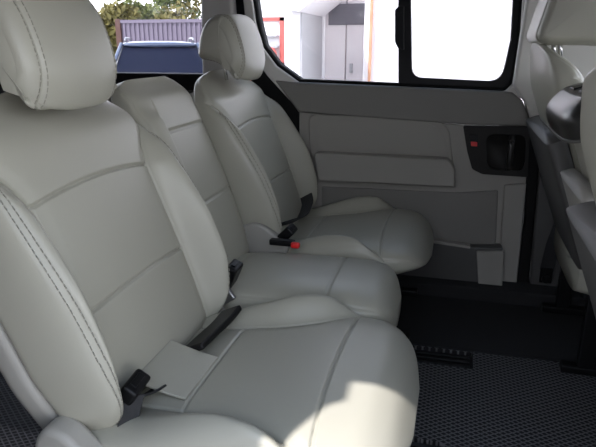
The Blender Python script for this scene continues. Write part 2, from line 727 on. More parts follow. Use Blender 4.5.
# side covers (plastic recliner covers) ------------------------------------------------
def cover(t, y0, y1, pts, name='hinge_cover', bev=.012):
    o = prism(name, [rounded(pts, .03, 8)], y0, y1, 'plastic', t, bev, 5)
    return L(o)


cover(near, .612, .66, [(-.585, .28), (-.583, .375), (-.558, .405), (-.525, .398), (-.47, .345), (-.42, .28), (-.44, .20), (-.58, .20)])
cover(near, 1.108, 1.14, [(-.60, .30), (-.60, .42), (-.555, .44), (-.50, .40), (-.45, .33), (-.60, .26)])
cover(far, 1.482, 1.515, [(-.60, .36), (-.575, .455), (-.525, .472), (-.495, .462), (-.425, .405), (-.43, .385), (-.52, .372)], bev=.010)
cover(far, 1.94, 1.985, [(-.60, .30), (-.60, .42), (-.555, .44), (-.50, .40), (-.45, .33), (-.60, .26)])

# ---- middle seat
MH = .545
hw_mid = sm([0, .02, .1, .3, .46, .51, .535, .545], [.13, .147, .157, .157, .154, .147, .135, .10], .006)


def mid_disp(a, b, hw):
    aa = np.abs(a)
    s = np.where(a < 0, .085, .40)
    d = .020 * S((aa - s) / .022) * (1 - S((b - .42) / .06))
    d = d + groove(aa - s, .004) * (1 - S((b - .47) / .03))
    ins = S((np.minimum(s, .145) - aa) / .006 + .5)
    d = d + (groove(b - .405, .008) + groove(b - .215, .008)) * ins
    d = d + .010 * math.sin(math.pi * min(1, b / .5))
    return d


def mid_sec(b):
    top = S((b - .47) / .075); bot = 1 - S(b / .04)
    return float(hw_mid(b)), -.03 * top ** 1.5 - .015 * bot, -.085 + .015 * top, 4.5


def midc_disp(a, b, hw):
    aa = np.abs(a)
    d = groove(b - .34, .0075) * S((.155 - aa) / .01) + groove(aa - .118, .0035) * (1 - S((b - .10) / .02)) * 0
    d = d + groove(b - .085, .004)
    d = d - .006 * (a / .15) ** 2
    return d


hw_midc = sm([0, .03, .30, .42, .46, .485, .495], [.135, .150, .158, .155, .142, .105, .05], .008)
z_midc = sm([0, .08, .2, .40, .45, .48, .495], [.40, .415, .422, .424, .416, .395, .36], .010)
MIDB = loft(stations(MH, 170), mid_sec, 300, mid_disp, ((.016, .002, .0026),), back_axes(-.515, .375))
MIDC = loft(stations(.495, 150), lambda b: (float(hw_midc(b)), float(z_midc(b)), .29 + .02 * float(S((b - .3) / .19)), 4.0), 300, midc_disp, ((.02, .002, .003),), lambda a, b, c: (-.590 + b, a, c))
mid = thing('seat', 'narrow grey leather middle seat without a headrest, between two wider seats', 'seat', (0, 1.305, FZ))
o = link('backrest', MIDB, 'leather', mid); o.location = (0, .018, -FZ)
o = link('cushion', MIDC, 'leather', mid); o.location = (0, 0, -FZ)
o = link('back_shell', loft(stations(.52, 50), lambda b: (float(hw_mid(b + .015)) * .99, -.076, -.125 + .03 * float(S((b - .42) / .1)), 5.0), 100, None, (), back_axes(-.515, .38)), 'plastic', mid)
o.location = (0, .018, -FZ)
seat_base(mid, -.56, -.12, .11)


# ------------------------------------------------------------------ belts and buckles on the bench
def buckle(parent, p, d, name='belt_buckle', L_=.062, col='black'):
    """black buckle head on a short stalk: p top, d direction of the stalk from the head"""
    z = -Vector(d).normalized()
    x = Vector((1, 0, 0)); x = (x - z * x.dot(z)).normalized(); y = z.cross(x)
    mt = Matrix((x, y, z)).transposed().to_4x4(); mt.translation = Vector(p)
    o = box(name, (-.014, -.026, -L_), (.014, .026, 0), 'black', parent, .006, mt)
    L(o)
    b = box('release_button', (-.007, -.015, -.002), (.004, .015, .003), col, o, .001, mt)
    s = ribbon('buckle_stalk', [mt @ Vector((0, 0, -L_ + .005)), mt @ Vector((0, 0, -L_ - .05)), mt @ Vector((0, 0, -L_ - .10))], [y * .016] * 3, .006, 'webbing', o)
    return o


# near seat: belt buckle, belt webbing and the leather keeper flap in the bight
def webbing(parent, pts, widths, name='seat_belt_webbing', thick=.0035):
    return L(ribbon(name, smooth_pts(pts, 8), smooth_pts(widths, 8), thick, 'webbing', parent))


# ------------------------------------------------------------------ front seats
FRONT_HR = headrest_mesh(.135, [(-.748, .915), (-.742, .955), (-.722, 1.03), (-.690, 1.075), (-.640, 1.088), (-.595, 1.06), (-.575, .99), (-.578, .925), (-.600, .898), (-.660, .896), (-.725, .897)], soft=0)
FRONT_SHELL = loft(stations(.345, 50), shell_sec, 120, None, (), back_axes(PX0, PZ0 + .015))


def front_seat(yc, label):
    t = thing('seat', label, 'seat', (.925 if yc > 1 else .895, yc, FZ))
    for name, key in (('backrest', 'backrest'), ('stitching', 'stitching'), ('stitching', 'stitching1'), ('stitching', 'stitching2'), ('stitching', 'stitching3'), ('back_shell', 'back_shell'), ('cushion', 'cushion'), ('headrest', 'headrest')):
        me = FRONT_HR if key == 'headrest' else FRONT_SHELL if key == 'back_shell' else OUTER[key]
        if not me.materials:
            me.materials.append(M['trimdark' if key == 'back_shell' else 'leather'])
            me.polygons.foreach_set('use_smooth', [True] * len(me.polygons))
        o = bpy.data.objects.new(name, me)
        C.objects.link(o); o.parent = t
        o.location = (.035 if key == 'headrest' and yc < 1 else 0, 0, -FZ + (.055 if name in ('headrest', 'cushion') else .083) - (.03 if yc < 1 else 0))
    for s in (-1, 1):
        o = tube('headrest_post', [(-.675, s * .055, .85), (-.688, s * .055, .93)], .0055, 'chrome', t, 10)
        o.location = (.02 if yc < 1 else 0, 0, -FZ + (.055 if yc > 1 else .025))
    b = seat_base(t, -.60, -.08, .19, .35)
    return t


driver = front_seat(1.71, 'grey leather front seat beside the door pillar, tall headrest, seen from behind')
passenger = front_seat(.735, 'grey leather front seat edge cut off at the picture border')
FM_OFF = (.048, 0, -FZ - .012)
fm = thing('seat', 'front middle seat back with glossy black top between the two front seats', 'seat', (.955, 1.272, FZ))
for n, me in (('backrest', MIDB), ('cushion', MIDC)):
    o = bpy.data.objects.new(n, me); C.objects.link(o); o.parent = fm; o.location = FM_OFF
seat_base(fm, -.56, -.12, .11)

# glossy cap of the front middle seat back, its pale inboard side, its rear panel
def fm_loft(name, bs, sec, m, N=120, disp=None):
    ax = back_axes(-.515, .375)
    o = link(name, loft(bs, sec, N, disp, (), ax), m, fm)
    o.location = FM_OFF
    return o


capb = .495 + stations(.066, 60)
def cap_sec(b):
    q = float(max(0, (b - .515) / .046)) ** 2.6
    return .156 - .035 * q, .012 - .045 * q, -.126 + .045 * q, 4.0


fm_loft('top_cap', capb, cap_sec, 'gloss', 160)
fm_loft('trim_ring', .489 + stations(.006, 8), lambda b: (.158, .013, -.127, 4.0), 'trimdark', 120)
fm_loft('rear_panel', .02 + stations(.36, 30), lambda b: (.135, -.09, -.126, 6.0), 'trim', 100)
for s in (-.055, .045):
    bm = bmesh.new()
    ax = back_axes(-.515, .375)
    pts = [(float(v[0]) + FM_OFF[0], float(v[1]), float(v[2]) + FM_OFF[2]) for v in (ax(s + d, .552 - .002 * k, -.055 + .018 * k) for d, k in ((-.022, -1), (-.022, 1), (.022, 1), (.022, -1)))]
    vs = [bm.verts.new(p) for p in pts]
    f = bm.faces.new(vs)
    e = bmesh.ops.extrude_face_region(bm, geom=[f])
    for v in e['geom']:
        if isinstance(v, bmesh.types.BMVert):
            v.co.z += .012
    o = link('cup_slot_cover', finish(bm), 'black', fm, False)
    bevelled(o, .002, 2)

# ------------------------------------------------------------------ bench belts
def B3(x, y, z):
    return (x, y, z)


o = buckle(near, (-.455, .715, .440), (-.55, .10, -.8))
webbing(near, [(-.472, .70, .415), (-.462, .72, .405), (-.455, .745, .398), (-.452, .77, .394)], [(.016, 0, .008)] * 4)
webbing(near, [(-.47, .665, .31), (-.466, .672, .35), (-.460, .69, .39), (-.457, .705, .42)], [(.013, .008, 0)] * 4)
flap = L(ribbon('belt_keeper_flap', smooth_pts([(-.490, .825, .412), (-.465, .825, .405), (-.43, .825, .396), (-.396, .828, .388)], 6), [(0, .070, 0)] * 19, .005, 'leather', near))
slv = L(ribbon('belt_sleeve', smooth_pts([(-.448, .895, .398), (-.442, .955, .399), (-.434, 1.01, .402), (-.430, 1.06, .408)], 6), [(.022, 0, .010)] * 19, .014, 'black', near))
br = box('recliner_bracket', (-.02, -.006, -.05), (.02, .006, .05), 'steel', near, .004, Matrix.Translation((-.495, 1.135, .43)) @ Matrix.Rotation(R(-35), 4, 'Y'))
L(br)
# middle seat buckles
buckle(mid, (-.468, 1.185, .462), (-.4, .05, -.9))
buckle(far, (-.42, 1.515, .455), (-.6, .0, -.6), L_=.05)
webbing(far, [(-.52, 1.60, .42), (-.47, 1.62, .435), (-.445, 1.68, .432), (-.45, 1.76, .43), (-.46, 1.84, .44), (-.48, 1.90, .45)], [(.02, 0, .012)] * 6)
rb = box('red_release_tab', (-.012, -.008, -.008), (.012, .008, .008), 'red', mid, .005, Matrix.Translation((-.392, 1.435, .432)))
L(rb)
pt = box('belt_guide', (-.035, -.012, -.008), (.035, .012, .008), 'black', mid, .004, Matrix.Translation((-.435, 1.455, .43)))
L(pt)

# ------------------------------------------------------------------ van shell
WY = 2.03
floor = struct(box('floor', (-2.25, .28, 0.0), (1.9, 2.14, FZ), 'floor', None, 0))
# EVA mats, with an opening over the seat rails
def mat_sheet(name, loops, z0, z1, m):
    bm = bmesh.new(); edges = []
    for lp in loops:
        vs = [bm.verts.new((p[0], p[1], z0)) for p in lp]
        edges += [bm.edges.new((vs[i], vs[(i + 1) % len(vs)])) for i in range(len(vs))]
    bmesh.ops.triangle_fill(bm, use_beauty=True, edges=edges)
    e = bmesh.ops.extrude_face_region(bm, geom=bm.faces[:])
    for v in e['geom']:
        if isinstance(v, bmesh.types.BMVert):
            v.co.z = z1
    return link(name, finish(bm), m, None, False)


def atz(x, y, z):
    d = FW + RT * ((x - 298) / F) + UP * ((223.5 - y) / F)
    t = (z - CAM.z) / d.z
    q = CAM + d * t
    return (q.x, q.y)


MZ = FZ + .012
s0 = atz(405, 349, MZ); s1 = atz(473, 353, MZ); s2 = atz(472, 369, MZ)
slot = [(s0[0] - .35, s2[1]), (s1[0], s2[1]), (s1[0], s1[1]), (s0[0] - .35, s1[1])]
u1 = atz(415, 438, MZ); u2 = atz(448, 447, MZ)
slot2 = [(u1[0] - .5, u2[1] - .05), (u2[0] + .02, u2[1] - .05), (u2[0] - .01, u1[1]), (u1[0] - .5, u1[1])]
ym = s1[1] + .004
m1 = mat_sheet('floor_mat', [[(-1.9, .34), (1.25, .34), (1.25, ym + .03), (s1[0] + .002, ym), (-1.9, ym)], rounded(slot, .01), rounded(slot2, .01)], FZ + .001, MZ, 'mat')
tag(m1, 'black rubber floor mat with a raised diamond grid and cut-outs for seat rails', 'floor mat')
m2 = mat_sheet('floor_mat', [[(-1.9, ym + .008), (s1[0], ym + .008), (1.25, ym + .038), (1.25, 1.925), (-1.9, 1.925)]], FZ + .001, MZ, 'floor')
tag(m2, 'smooth black floor carpet along the sliding door sill', 'floor mat')
for sl in (slot, slot2):
    xa, xb = sl[0][0], sl[1][0]; ya, yb = sorted((sl[0][1], sl[2][1]))
    t = thing('seat_rail', 'black seat rail sunk in the floor mat slot ' + ('near the far seats' if sl is slot else 'under the big near seat'), 'rail', ((xa + xb) / 2, (ya + yb) / 2, FZ))
    w = (xb - xa) / 2 - .01; h = (yb - ya) / 2
    for k in (-.55, .0, .55):
        box('rail_bar', (-w, k * h - .006, .0005), (w, k * h + .006, .008), 'black', t, .002)

ceiling = struct(box('ceiling', (-2.25, .31, 1.32), (.95, 2.14, 1.37), 'headliner', None, 0))  # unseen roof lining, coloured dark to cut bounced light on the cushions
# near side: rear quarter up to the open sliding door, header over the opening
quarter = [(-2.25, .0), (-.446, .0), (-.450, 1.17), (-.452, 1.225), (-.447, 1.245), (-.438, 1.262), (-2.25, 1.262)]
struct(prism('wall_right', [quarter, rounded([(-2.05, .84), (-1.05, .84), (-1.05, 1.18), (-2.05, 1.18)], .06)], .25, .31, 'pillar', None, .004))
struct(prism('window_3', [rounded([(-2.055, .835), (-1.045, .835), (-1.045, 1.185), (-2.055, 1.185)], .06)], .27, .275, 'dimmed', None, 0))
struct(prism('trim_1', [[(-2.25, 1.24), (-.462, 1.24), (-.458, 1.252), (-.442, 1.264), (-.41, 1.272), (.95, 1.274), (.95, 1.33), (-2.25, 1.33)]], .305, .345, 'pillar', None, 0))
struct(prism('wall_back', [[(-2.25, 0), (-2.2, 0), (-2.2, .78), (-2.25, .78)]], .31, 2.1, 'trim', None, 0))
struct(prism('window_4', [[(-2.235, .78), (-2.23, .78), (-2.23, 1.32), (-2.235, 1.32)]], .31, 2.1, 'dimmed', None, 0))

# far side, behind the door: quarter wall with window
xq = at(203, 40, WY).x
zs = at(150, 73, WY).z
struct(prism('wall_left', [[(-2.25, 0), (-.72, 0), (-.72, zs - .05), (-2.25, zs - .05)]], WY, WY + .06, 'trimdark', None, 0))
struct(prism('trim_2', [[(-2.25, zs - .06), (xq + .02, zs - .06), (xq + .02, zs), (-2.25, zs)]], WY - .03, WY + .06, 'rubber', None, .006))
struct(prism('window_2', [[(-2.2, zs), (xq + .02, zs), (xq + .02, 1.30), (-2.2, 1.30)]], WY + .035, WY + .04, 'tint', None, 0))
struct(prism('trim_3', [[(-2.25, 1.27), (xq + .02, 1.27), (xq + .02, 1.32), (-2.25, 1.32)]], WY - .01, WY + .06, 'pillar', None, .004))
# pillar between quarter window and door
xp1 = at(236, 40, WY).x
struct(prism('trim_4', [[(xq, .45), (xp1 + .04, .45), (xp1 + .004, .80), (xp1, 1.32), (xq + .015, 1.32), (xq, .90)]], WY - .025, WY + .06, 'pillar', None, .014, 5))

struct(prism('trim_10', [[(x, min(z, 1.315)) for x, z in px([(226, -90), (236, 0), (240, 50), (252, 80), (225, 110), (225, 300), (300, 300), (300, 108), (268, 76), (249, 50), (244, 0), (240, -90)], WY)]], WY - .008, WY + .05, 'rubber', None, .006))
# sliding door ------------------------------------------------------------------------
door = bpy.data.objects.new('door_1', None)
C.objects.link(door)
door.location = (-.2, WY, FZ)
struct(door, 'grey sliding door panel with window, armrest pod and inside handle')


def D(o):
    o.location = (.2, -WY, -FZ)
    return o


def DP(name, pts, y0, y1, m, bev=.004, r=0, parent=None, seg=3, holes=()):
    o = prism(name, [rounded(px(pts, WY), r) if r else px(pts, WY)] + [rounded(px(h, WY), hr) for h, hr in holes], y0, y1, m, parent or door, bev, seg)
    if parent is None:
        D(o)
    return o


# outline of the glazed opening: rounded rear lower corner
glass_out = [(246, -80), (251, -12), (256, 22), (263, 47), (278, 66), (300, 81), (398, 84), (400, -80)]
slide_out = [(398, -80), (398, 86), (503, 88.5), (512, 84), (518, 50), (526, -80)]
surround = [(239, -90), (244, 0), (247, 30), (251, 52), (268, 76), (290, 100), (520, 104), (545, -90)]
hole = [(244, -70), (251, -12), (256, 22), (262, 46), (277, 66), (299, 82), (505, 91), (512, 84), (519, 50), (527, -70)]
z_top = 1.30


def clampz(lp):
    return [(x, min(z, z_top)) for x, z in lp]


sur = [(p[0], p[1]) for p in px(surround, WY)]
hol = [(p[0], p[1]) for p in px(hole, WY)]
sur = [(x, min(z, 1.315)) for x, z in sur]
hol = [(x, min(z, 1.275)) for x, z in hol]
o = D(prism('window_surround', [sur, hol], WY - .012, WY + .05, 'pillar', door, .006))
# black rubber seal just inside the opening
def inset(lp, d):
    c = Vector((sum(p[0] for p in lp) / len(lp), sum(p[1] for p in lp) / len(lp)))
    out = []
    n = len(lp)
    for i in range(n):
        p = Vector(lp[i]); a = Vector(lp[i - 1]); b = Vector(lp[(i + 1) % n])
        e1 = (p - a).normalized(); e2 = (b - p).normalized()
        n1 = Vector((-e1.y, e1.x)); n2 = Vector((-e2.y, e2.x))
        if n1.dot(c - p) < 0: n1 = -n1
        if n2.dot(c - p) < 0: n2 = -n2
        m = (n1 + n2).normalized()
        out.append(tuple(p + m * d / max(.5, m.dot(n1))))
    return out


D(prism('window_seal', [inset(hol, -.003), inset(hol, .009)], WY + .004, WY + .055, 'rubber', door, 0))
# sliding pane frame with centre bar
bar = px([(398, -70), (398, 84), (411, 84), (410, -70)], WY)
so = px([(398, -70), (398, 85), (500, 91), (506, 90), (511, 85), (518.5, 50), (527, -70)], WY)
si = rounded(px([(410, -60), (411.5, 77.5), (501.5, 82), (511, 40), (517, -60)], WY), [.001, .035, .045, .001, .001])
so = [(x, min(z, 1.28)) for x, z in so]; si = [(x, min(z, 1.25)) for x, z in si]
win = struct(thing('window_1', 'sliding door window with fixed rear pane and black framed front pane', 'window', (-.2, WY, .8)))
del win['category']


def W(o):
    o.location = (.2, -WY, -.8)
    return o


W(prism('sash_frame', [so, si], WY + .012, WY + .045, 'black', win, .004))
W(prism('front_pane', [inset(si, -.006)], WY + .028, WY + .032, 'glass', win, 0))
gp = px(glass_out, WY)
gp = [(x, min(z, 1.28)) for x, z in gp]
W(prism('rear_pane', [inset(gp, -.004)], WY + .036, WY + .040, 'glass', win, 0))
lt = W(prism('window_latch', [rounded(px([(395, 10), (399, 6), (404, 6), (404, 50), (398, 48), (395, 42)], WY), .004)], WY - .006, WY + .016, 'black', win, .003))
# belt trim, main panel
DP('belt_trim', [(276, 80), (292, 81.5), (300, 82), (505, 91), (512, 92), (522, 100), (533, 126), (462, 124), (300, 112)], WY - .02, WY + .03, 'band', .008)
# shut-line shadow comes from the step between the two panels
DP('door_panel', [(284, 109), (300, 111), (462, 125), (531, 127), (526, 180), (516, 305), (284, 300)], lambda x, z: WY - .004, WY + .04, 'trim', .004)
pod = [(309, 114), (432, 117), (449, 126), (456, 184), (390, 181), (322, 177), (310, 150)]
DP('armrest_pod', pod, WY - .014, WY + .0, 'trim', .006, [.03, .09, .06, .01, .01, .01, .02])
DP('pod_recess', [(316, 119), (428, 122), (443, 131), (449, 158), (320, 152)], WY - .0150, WY - .009, 'trim', .001, [.02, .06, .05, .005, .005])
DP('armrest', [(318, 150), (448, 156), (455, 165), (455, 183), (322, 177)], WY - .065, WY - .004, 'trim', .016, .010, seg=6)
DP('lower_panel', [(322, 186), (456, 192), (498, 190), (496, 240), (490, 262), (322, 260)], WY - .010, WY, 'band', .006, .006)  # light falloff down the door put into its darker plastic
DP('map_pocket', [(300, 232), (430, 236), (470, 243), (502, 243), (498, 285), (300, 285)], WY - .050, WY, 'trimdark', .014, .008, seg=5)
DP('pocket_lip', [(300, 231), (430, 235), (470, 241.5), (470, 244), (430, 238), (300, 234)], WY - .054, WY - .02, 'trim', .002)
DP('pocket_end', [(476, 246), (503, 246), (501, 282), (478, 282)], WY - .062, WY - .02, 'trim', .010, .006)
DP('edge_strip', [(504, 184), (526, 182), (516, 285), (499, 285), (500, 240)], WY - .018, WY, 'trim', .006)
# handle bezel
bez = DP('handle_bezel', [(463, 125), (530, 126), (527, 176), (482, 173), (472, 168), (467, 150)], WY - .020, WY - .002, 'bezel', .004, .008,
         holes=[([(486, 133), (526, 134), (524, 170), (487, 168)], .030)])
DP('handle_recess', [(484, 131), (528, 132), (526, 172), (485, 170)], WY - .006, WY - .002, 'bezel', 0, .01)
hp = [at(x, y, WY) for x, y in ((511, 136), (509.5, 150), (508.5, 168))]
bm = bmesh.new()
tube_mesh(bm, smooth_pts([(p.x, WY - .008 - dy, p.z) for p, dy in zip([at(512, 136, WY), at(511, 141, WY), at(509.5, 152, WY), at(508.5, 163, WY), at(509, 168, WY)], (0, .020, .026, .020, 0))], 6), .010, 12)
D(link('door_handle', finish(bm), 'gloss', door))
DP('lock_indicator', [(469, 133), (478, 133.5), (478, 147), (470, 146.5)], WY - .022, WY - .018, 'black', .001, .003)
DP('lock_flag', [(470.5, 140.5), (477, 141), (477, 145.3), (471, 145)], WY - .0245, WY - .020, 'red', .001, .002)

# jamb seal and B pillar
p = px([(529, 126), (541, 126), (545, 60), (552, 60), (541, 128), (533, 220), (527, 300), (516, 300), (524, 220)], WY)
struct(prism('trim_5', [px([(530, 124), (543, 124), (534, 220), (527, 300), (514, 300), (524, 220)], WY)], WY - .008, WY + .04, 'rubber', None, .008, 4))
struct(prism('trim_6', [[(x, min(z, 1.32)) for x, z in px([(538, -90), (512, 86), (524, 102), (532, 126), (543, 126), (570, 126), (610, 126), (620, -90)], WY)]], WY - .03, WY + .04, 'pillar', None, .012, 5))
struct(prism('trim_7', [px([(543, 120), (620, 120), (620, 320), (527, 320), (534, 220)], WY)], WY - .02, WY + .04, 'trimdark', None, .010, 5))
struct(box('trim_8', (-.72, 1.925, FZ), (1.2, WY + .06, .158), 'floor', None, .01))
# front door zone with its window
struct(prism('wall_front', [[(.50, FZ), (1.30, FZ), (1.30, .84), (.50, .84)]], WY, WY + .05, 'trim', None, .004))
struct(prism('window_5', [[(.50, .84), (1.25, .84), (.95, 1.30), (.50, 1.30)]], WY + .02, WY + .025, 'glass', None, 0))
# near front door, closed
struct(prism('door_2', [[(.56, .0), (1.35, .0), (1.35, .80), (.98, 1.33), (.50, 1.33)], [(.64, .76), (1.26, .76), (.94, 1.27), (.60, 1.27)]], .25, .31, 'trim', None, .004))
struct(prism('window_7', [[(.635, .755), (1.265, .755), (.94, 1.275), (.595, 1.275)]], .275, .28, 'tint', None, 0))
# dashboard and windscreen ahead of the front seats
struct(prism('trim_9', [[(1.35, FZ), (1.9, FZ), (1.9, .80), (1.45, .86), (1.30, .74), (1.38, .5)]], .32, 2.06, 'trimdark', None, .03, 5))
struct(prism('window_6', [[(1.75, .80), (1.756, .80), (.956, 1.34), (.95, 1.34)]], .32, 2.06, 'glass', None, 0))

# seat belt on the B pillar
an = at(545, 270, WY)
t = thing('seat_belt', 'black seat belt strap bolted to the bottom of the door pillar', 'seat belt', (an.x, WY - .03, an.z))
top = at(558, 128, WY)
pts = smooth_pts([(0, 0.0, .01), (.010, .0, .10), (.03, .0, .25), (top.x - an.x, 0, top.z - an.z)], 6)
ribbon('webbing', pts, [(.022, 0, -.003)] * len(pts), .003, 'webbing', t)
box('anchor_plate', (-.02, -.006, -.035), (.02, .006, .02), 'black', t, .004)
bm = bmesh.new(); tube_mesh(bm, [(0, -.018, -.018), (0, 0, -.018)], .014, 16)
bevelled(link('anchor_bolt', finish(bm), 'black', t, False), .003, 2)

# ------------------------------------------------------------------ outside
g = box('ground', (-60, -40, GZ - .2), (60, 70, GZ), 'asphalt', None, 0)
struct(g)

# white building with a shade-grey recess side and pale doors
def ray_x(px_, Y):
    return at(px_, 45, Y).x


BY = 9.0
bx0 = ray_x(228, BY); bx1 = ray_x(300, BY)
RYb = 10.6
bt = thing('building', 'white painted building with shaded grey recess and pale double door outside the window', 'building', (bx1, RYb, GZ))


def BL(o):
    o.location = (-bx1, -RYb, -GZ); return o


BL(box('front_block', (bx0, BY, GZ), (bx1, 13, 5.2), 'white', bt, .01))
BL(box('shaded_side', (bx1, BY + .02, GZ), (bx1 + .03, RYb, 5.2), 'greywall', bt, .005))  # side face of the white block, its shade coloured in as grey
xr = ray_x(371, RYb)
BL(box('recess_wall', (bx1, RYb, GZ), (xr + .2, RYb + .3, 5.2), 'doorleaf', bt, .005))
xe = ray_x(660, BY + .5)
BL(box('plain_block', (ray_x(371.5, RYb), RYb - .9, GZ), (xe + 6, 13, 5.2), 'white', bt, .01))
dl = ray_x(324, RYb - .06); dm = ray_x(346, RYb - .06); dr = ray_x(368, RYb - .06)
zt = at(346, -20, RYb).z
for a, b in ((dl, dm), (dm, dr)):
    lf = BL(box('door_leaf', (a + .01, RYb - .07, GZ + .02), (b - .01, RYb, zt), 'doorleaf', bt, .01))
    h = box('door_handle', ((a + b) / 2 + .28, RYb - .13, at(350, 68, RYb).z - .08), ((a + b) / 2 + .33, RYb - .06, at(350, 68, RYb).z + .08), 'greywall', lf, .005)
zz0, zz1 = at(346, 25, RYb).z, at(346, 4, RYb).z
BL(box('door_light', (ray_x(328, RYb - .1), RYb - .10, zz0), (ray_x(367, RYb - .1), RYb - .06, zz1), 'doorglass', bt, .01))
pz = at(310, 9, BY).z
BL(prism('canopy', [[(bx1 - .15, pz - .02), (bx1 + .05, pz - .05), (bx1 + .55, pz + .32), (bx1 + .45, pz + .36)]], BY - .25, RYb - .2, 'white', bt, .01))
BL(box('corner_post', (ray_x(369.2, RYb - .95), RYb - 1.0, GZ), (ray_x(371.8, RYb - .95), RYb - .93, 4.5), 'rust', bt, .01))
BL(box('recess_post', (ray_x(322.5, RYb - .15), RYb - .2, GZ), (ray_x(325, RYb - .15), RYb - .1, 4.5), 'white', bt, .01))

# added unseen wall behind the camera, blocks low sky light from the far seats
struct(box('wall_sky_block', (-16, -8.6, GZ), (7, -8.2, 2.9), 'doorglass', None, .01))

# red framed board
SY = 7.6
t = thing('notice_board', 'white board in a thin red frame with a red round thing at its foot', 'board', (ray_x(272, SY), SY, GZ))
lo = at(257, 64, SY); hi = at(282, 19, SY)
org = t.location.copy()
def loc(o):
    o.location = -org; return o
loc(box('panel', (lo.x, SY - .01, lo.z), (hi.x, SY + .01, hi.z), 'white', t, .002))
bm = bmesh.new()
w = .022
for a, b in (((lo.x - .1, lo.z), (lo.x - .06, hi.z)), ((hi.x - w, GZ), (hi.x + w, hi.z + .02))):
    add_box(bm, (a[0], SY - .04, a[1]), (b[0], SY + .03, b[1]))
for z in (hi.z, lo.z):
    add_box(bm, (lo.x - .1, SY - .04, z - w), (hi.x + w, SY + .03, z + w))
add_box(bm, (lo.x - .1, SY - .04, GZ), (lo.x - .06, SY + .03, lo.z))
loc(link('frame', finish(bm), 'redpaint', t, False))
zb = at(270, 36, SY).z
for k, y in enumerate((36, 47)):
    z = at(270, y, SY).z
    loc(box('shelf', (lo.x, SY - .12, z - .012), (hi.x - .04, SY, z + .012), 'greywall', t, .004))
c = at(273, 56, SY)
bm = bmesh.new()
bmesh.ops.create_uvsphere(bm, u_segments=20, v_segments=14, radius=1.0)
for v in bm.verts:
    v.co = Vector((c.x + v.co.x * .085, SY - .1 + v.co.y * .07, c.z + v.co.z * .12))
loc(link('red_drum', finish(bm), 'redpaint', t))

# shipping container
ca = at(118, 20, 21.5); 
t = thing('shipping_container', 'faded violet corrugated shipping container below the trees', 'container', (ca.x, 21.5, GZ))
Lc, Hc = 12.0, ca.z - GZ
bm = bmesh.new()
n = 60
front = []
pitch = Lc / n
prof = []
for i in range(n):
    x = i * pitch
    prof += [(x, 0), (x + pitch * .38, 0), (x + pitch * .5, .05), (x + pitch * .88, .05)]
prof.append((Lc, 0))
bot = [bm.verts.new((x, y, .15)) for x, y in prof]; topv = [bm.verts.new((x, y, Hc - .06)) for x, y in prof]
for i in range(len(prof) - 1):
    bm.faces.new((bot[i], bot[i + 1], topv[i + 1], topv[i]))
add_box(bm, (0, .06, .12), (Lc, 2.4, Hc - .05))
link('corrugated_shell', finish(bm), 'container', t, False)
bm = bmesh.new()
add_box(bm, (-.02, -.03, Hc - .12), (Lc, .07, Hc)); add_box(bm, (-.02, -.03, 0), (Lc, .07, .16))
link('edge_rail', finish(bm), 'container', t, False)
box('corner_post', (-.12, -.05, 0), (.10, .16, Hc + .03), 'brown', t, .01)

# car parked outside -----------------------------------------------------------------
cy = 8.4
cc = at(161, 60, cy)
ang = math.atan2(cc.x, cc.y)
t = thing('car', 'dark blue car with roof rails seen head-on through the rear side window', 'car', (cc.x, cy, GZ), rotz=-ang)
def car_loft(name, stns, m, N=120, n=5.0):
    """stations: (y, half width, z bottom, z top)"""
    V = []; faces = []
    for y, hw, z0, z1 in stns:
        a, c = loop(hw, z1, z0, n, N)
        V += [(float(p), y, float(q)) for p, q in zip(a, c)]
    for i in range(len(stns) - 1):
        for k in range(N):
            k2 = (k + 1) % N
            faces.append((i * N + k, i * N + k2, (i + 1) * N + k2, (i + 1) * N + k))
    faces.append(tuple(range(N))[::-1]); faces.append(tuple(range((len(stns) - 1) * N, len(stns) * N)))
    me = bpy.data.meshes.new(name); me.from_pydata(V, [], faces)
    bm = bmesh.new(); bm.from_mesh(me); return link(name, finish(bm), m, t)
car_loft('body', [(-.75, .70, .35, .72), (-.70, .82, .26, .86), (-.45, .88, .22, .95), (.3, .90, .22, 1.02), (1.2, .90, .22, 1.06), (3.2, .90, .22, 1.06), (3.6, .84, .28, 1.0), (3.68, .7, .36, .8)], 'carpaint')
# greenhouse: trapezoid loft
def gh(name, st, m, par=t):
    bm = bmesh.new(); rows = []
    for y, w, z in st:
        rows.append([bm.verts.new((-w, y, z)), bm.verts.new((w, y, z))])
    return rows
TOP = 1.575
bm = bmesh.new()
b0 = [(-.78, .28, 1.0), (.78, .28, 1.0), (.80, 3.3, 1.04), (-.80, 3.3, 1.04)]
t0 = [(-.60, .95, TOP - .05), (.60, .95, TOP - .05), (.62, 2.9, TOP - .05), (-.62, 2.9, TOP - .05)]
vb = [bm.verts.new(p) for p in b0]; vt = [bm.verts.new(p) for p in t0]
for i in range(4):
    bm.faces.new((vb[i], vb[(i + 1) % 4], vt[(i + 1) % 4], vt[i]))
bm.faces.new(vb[::-1]); bm.faces.new(vt)
bevelled(link('windscreen', finish(bm), 'carglass', t, False), .03, 3)
car_loft('roof', [(.86, .56, TOP - .085, TOP - .03), (.92, .62, TOP - .095, TOP - .012), (1.2, .64, TOP - .10, TOP + .01), (2.4, .65, TOP - .10, TOP + .01), (2.9, .62, TOP - .10, TOP - .01), (2.98, .55, TOP - .09, TOP - .04)], 'carroof', 90, 2.5)
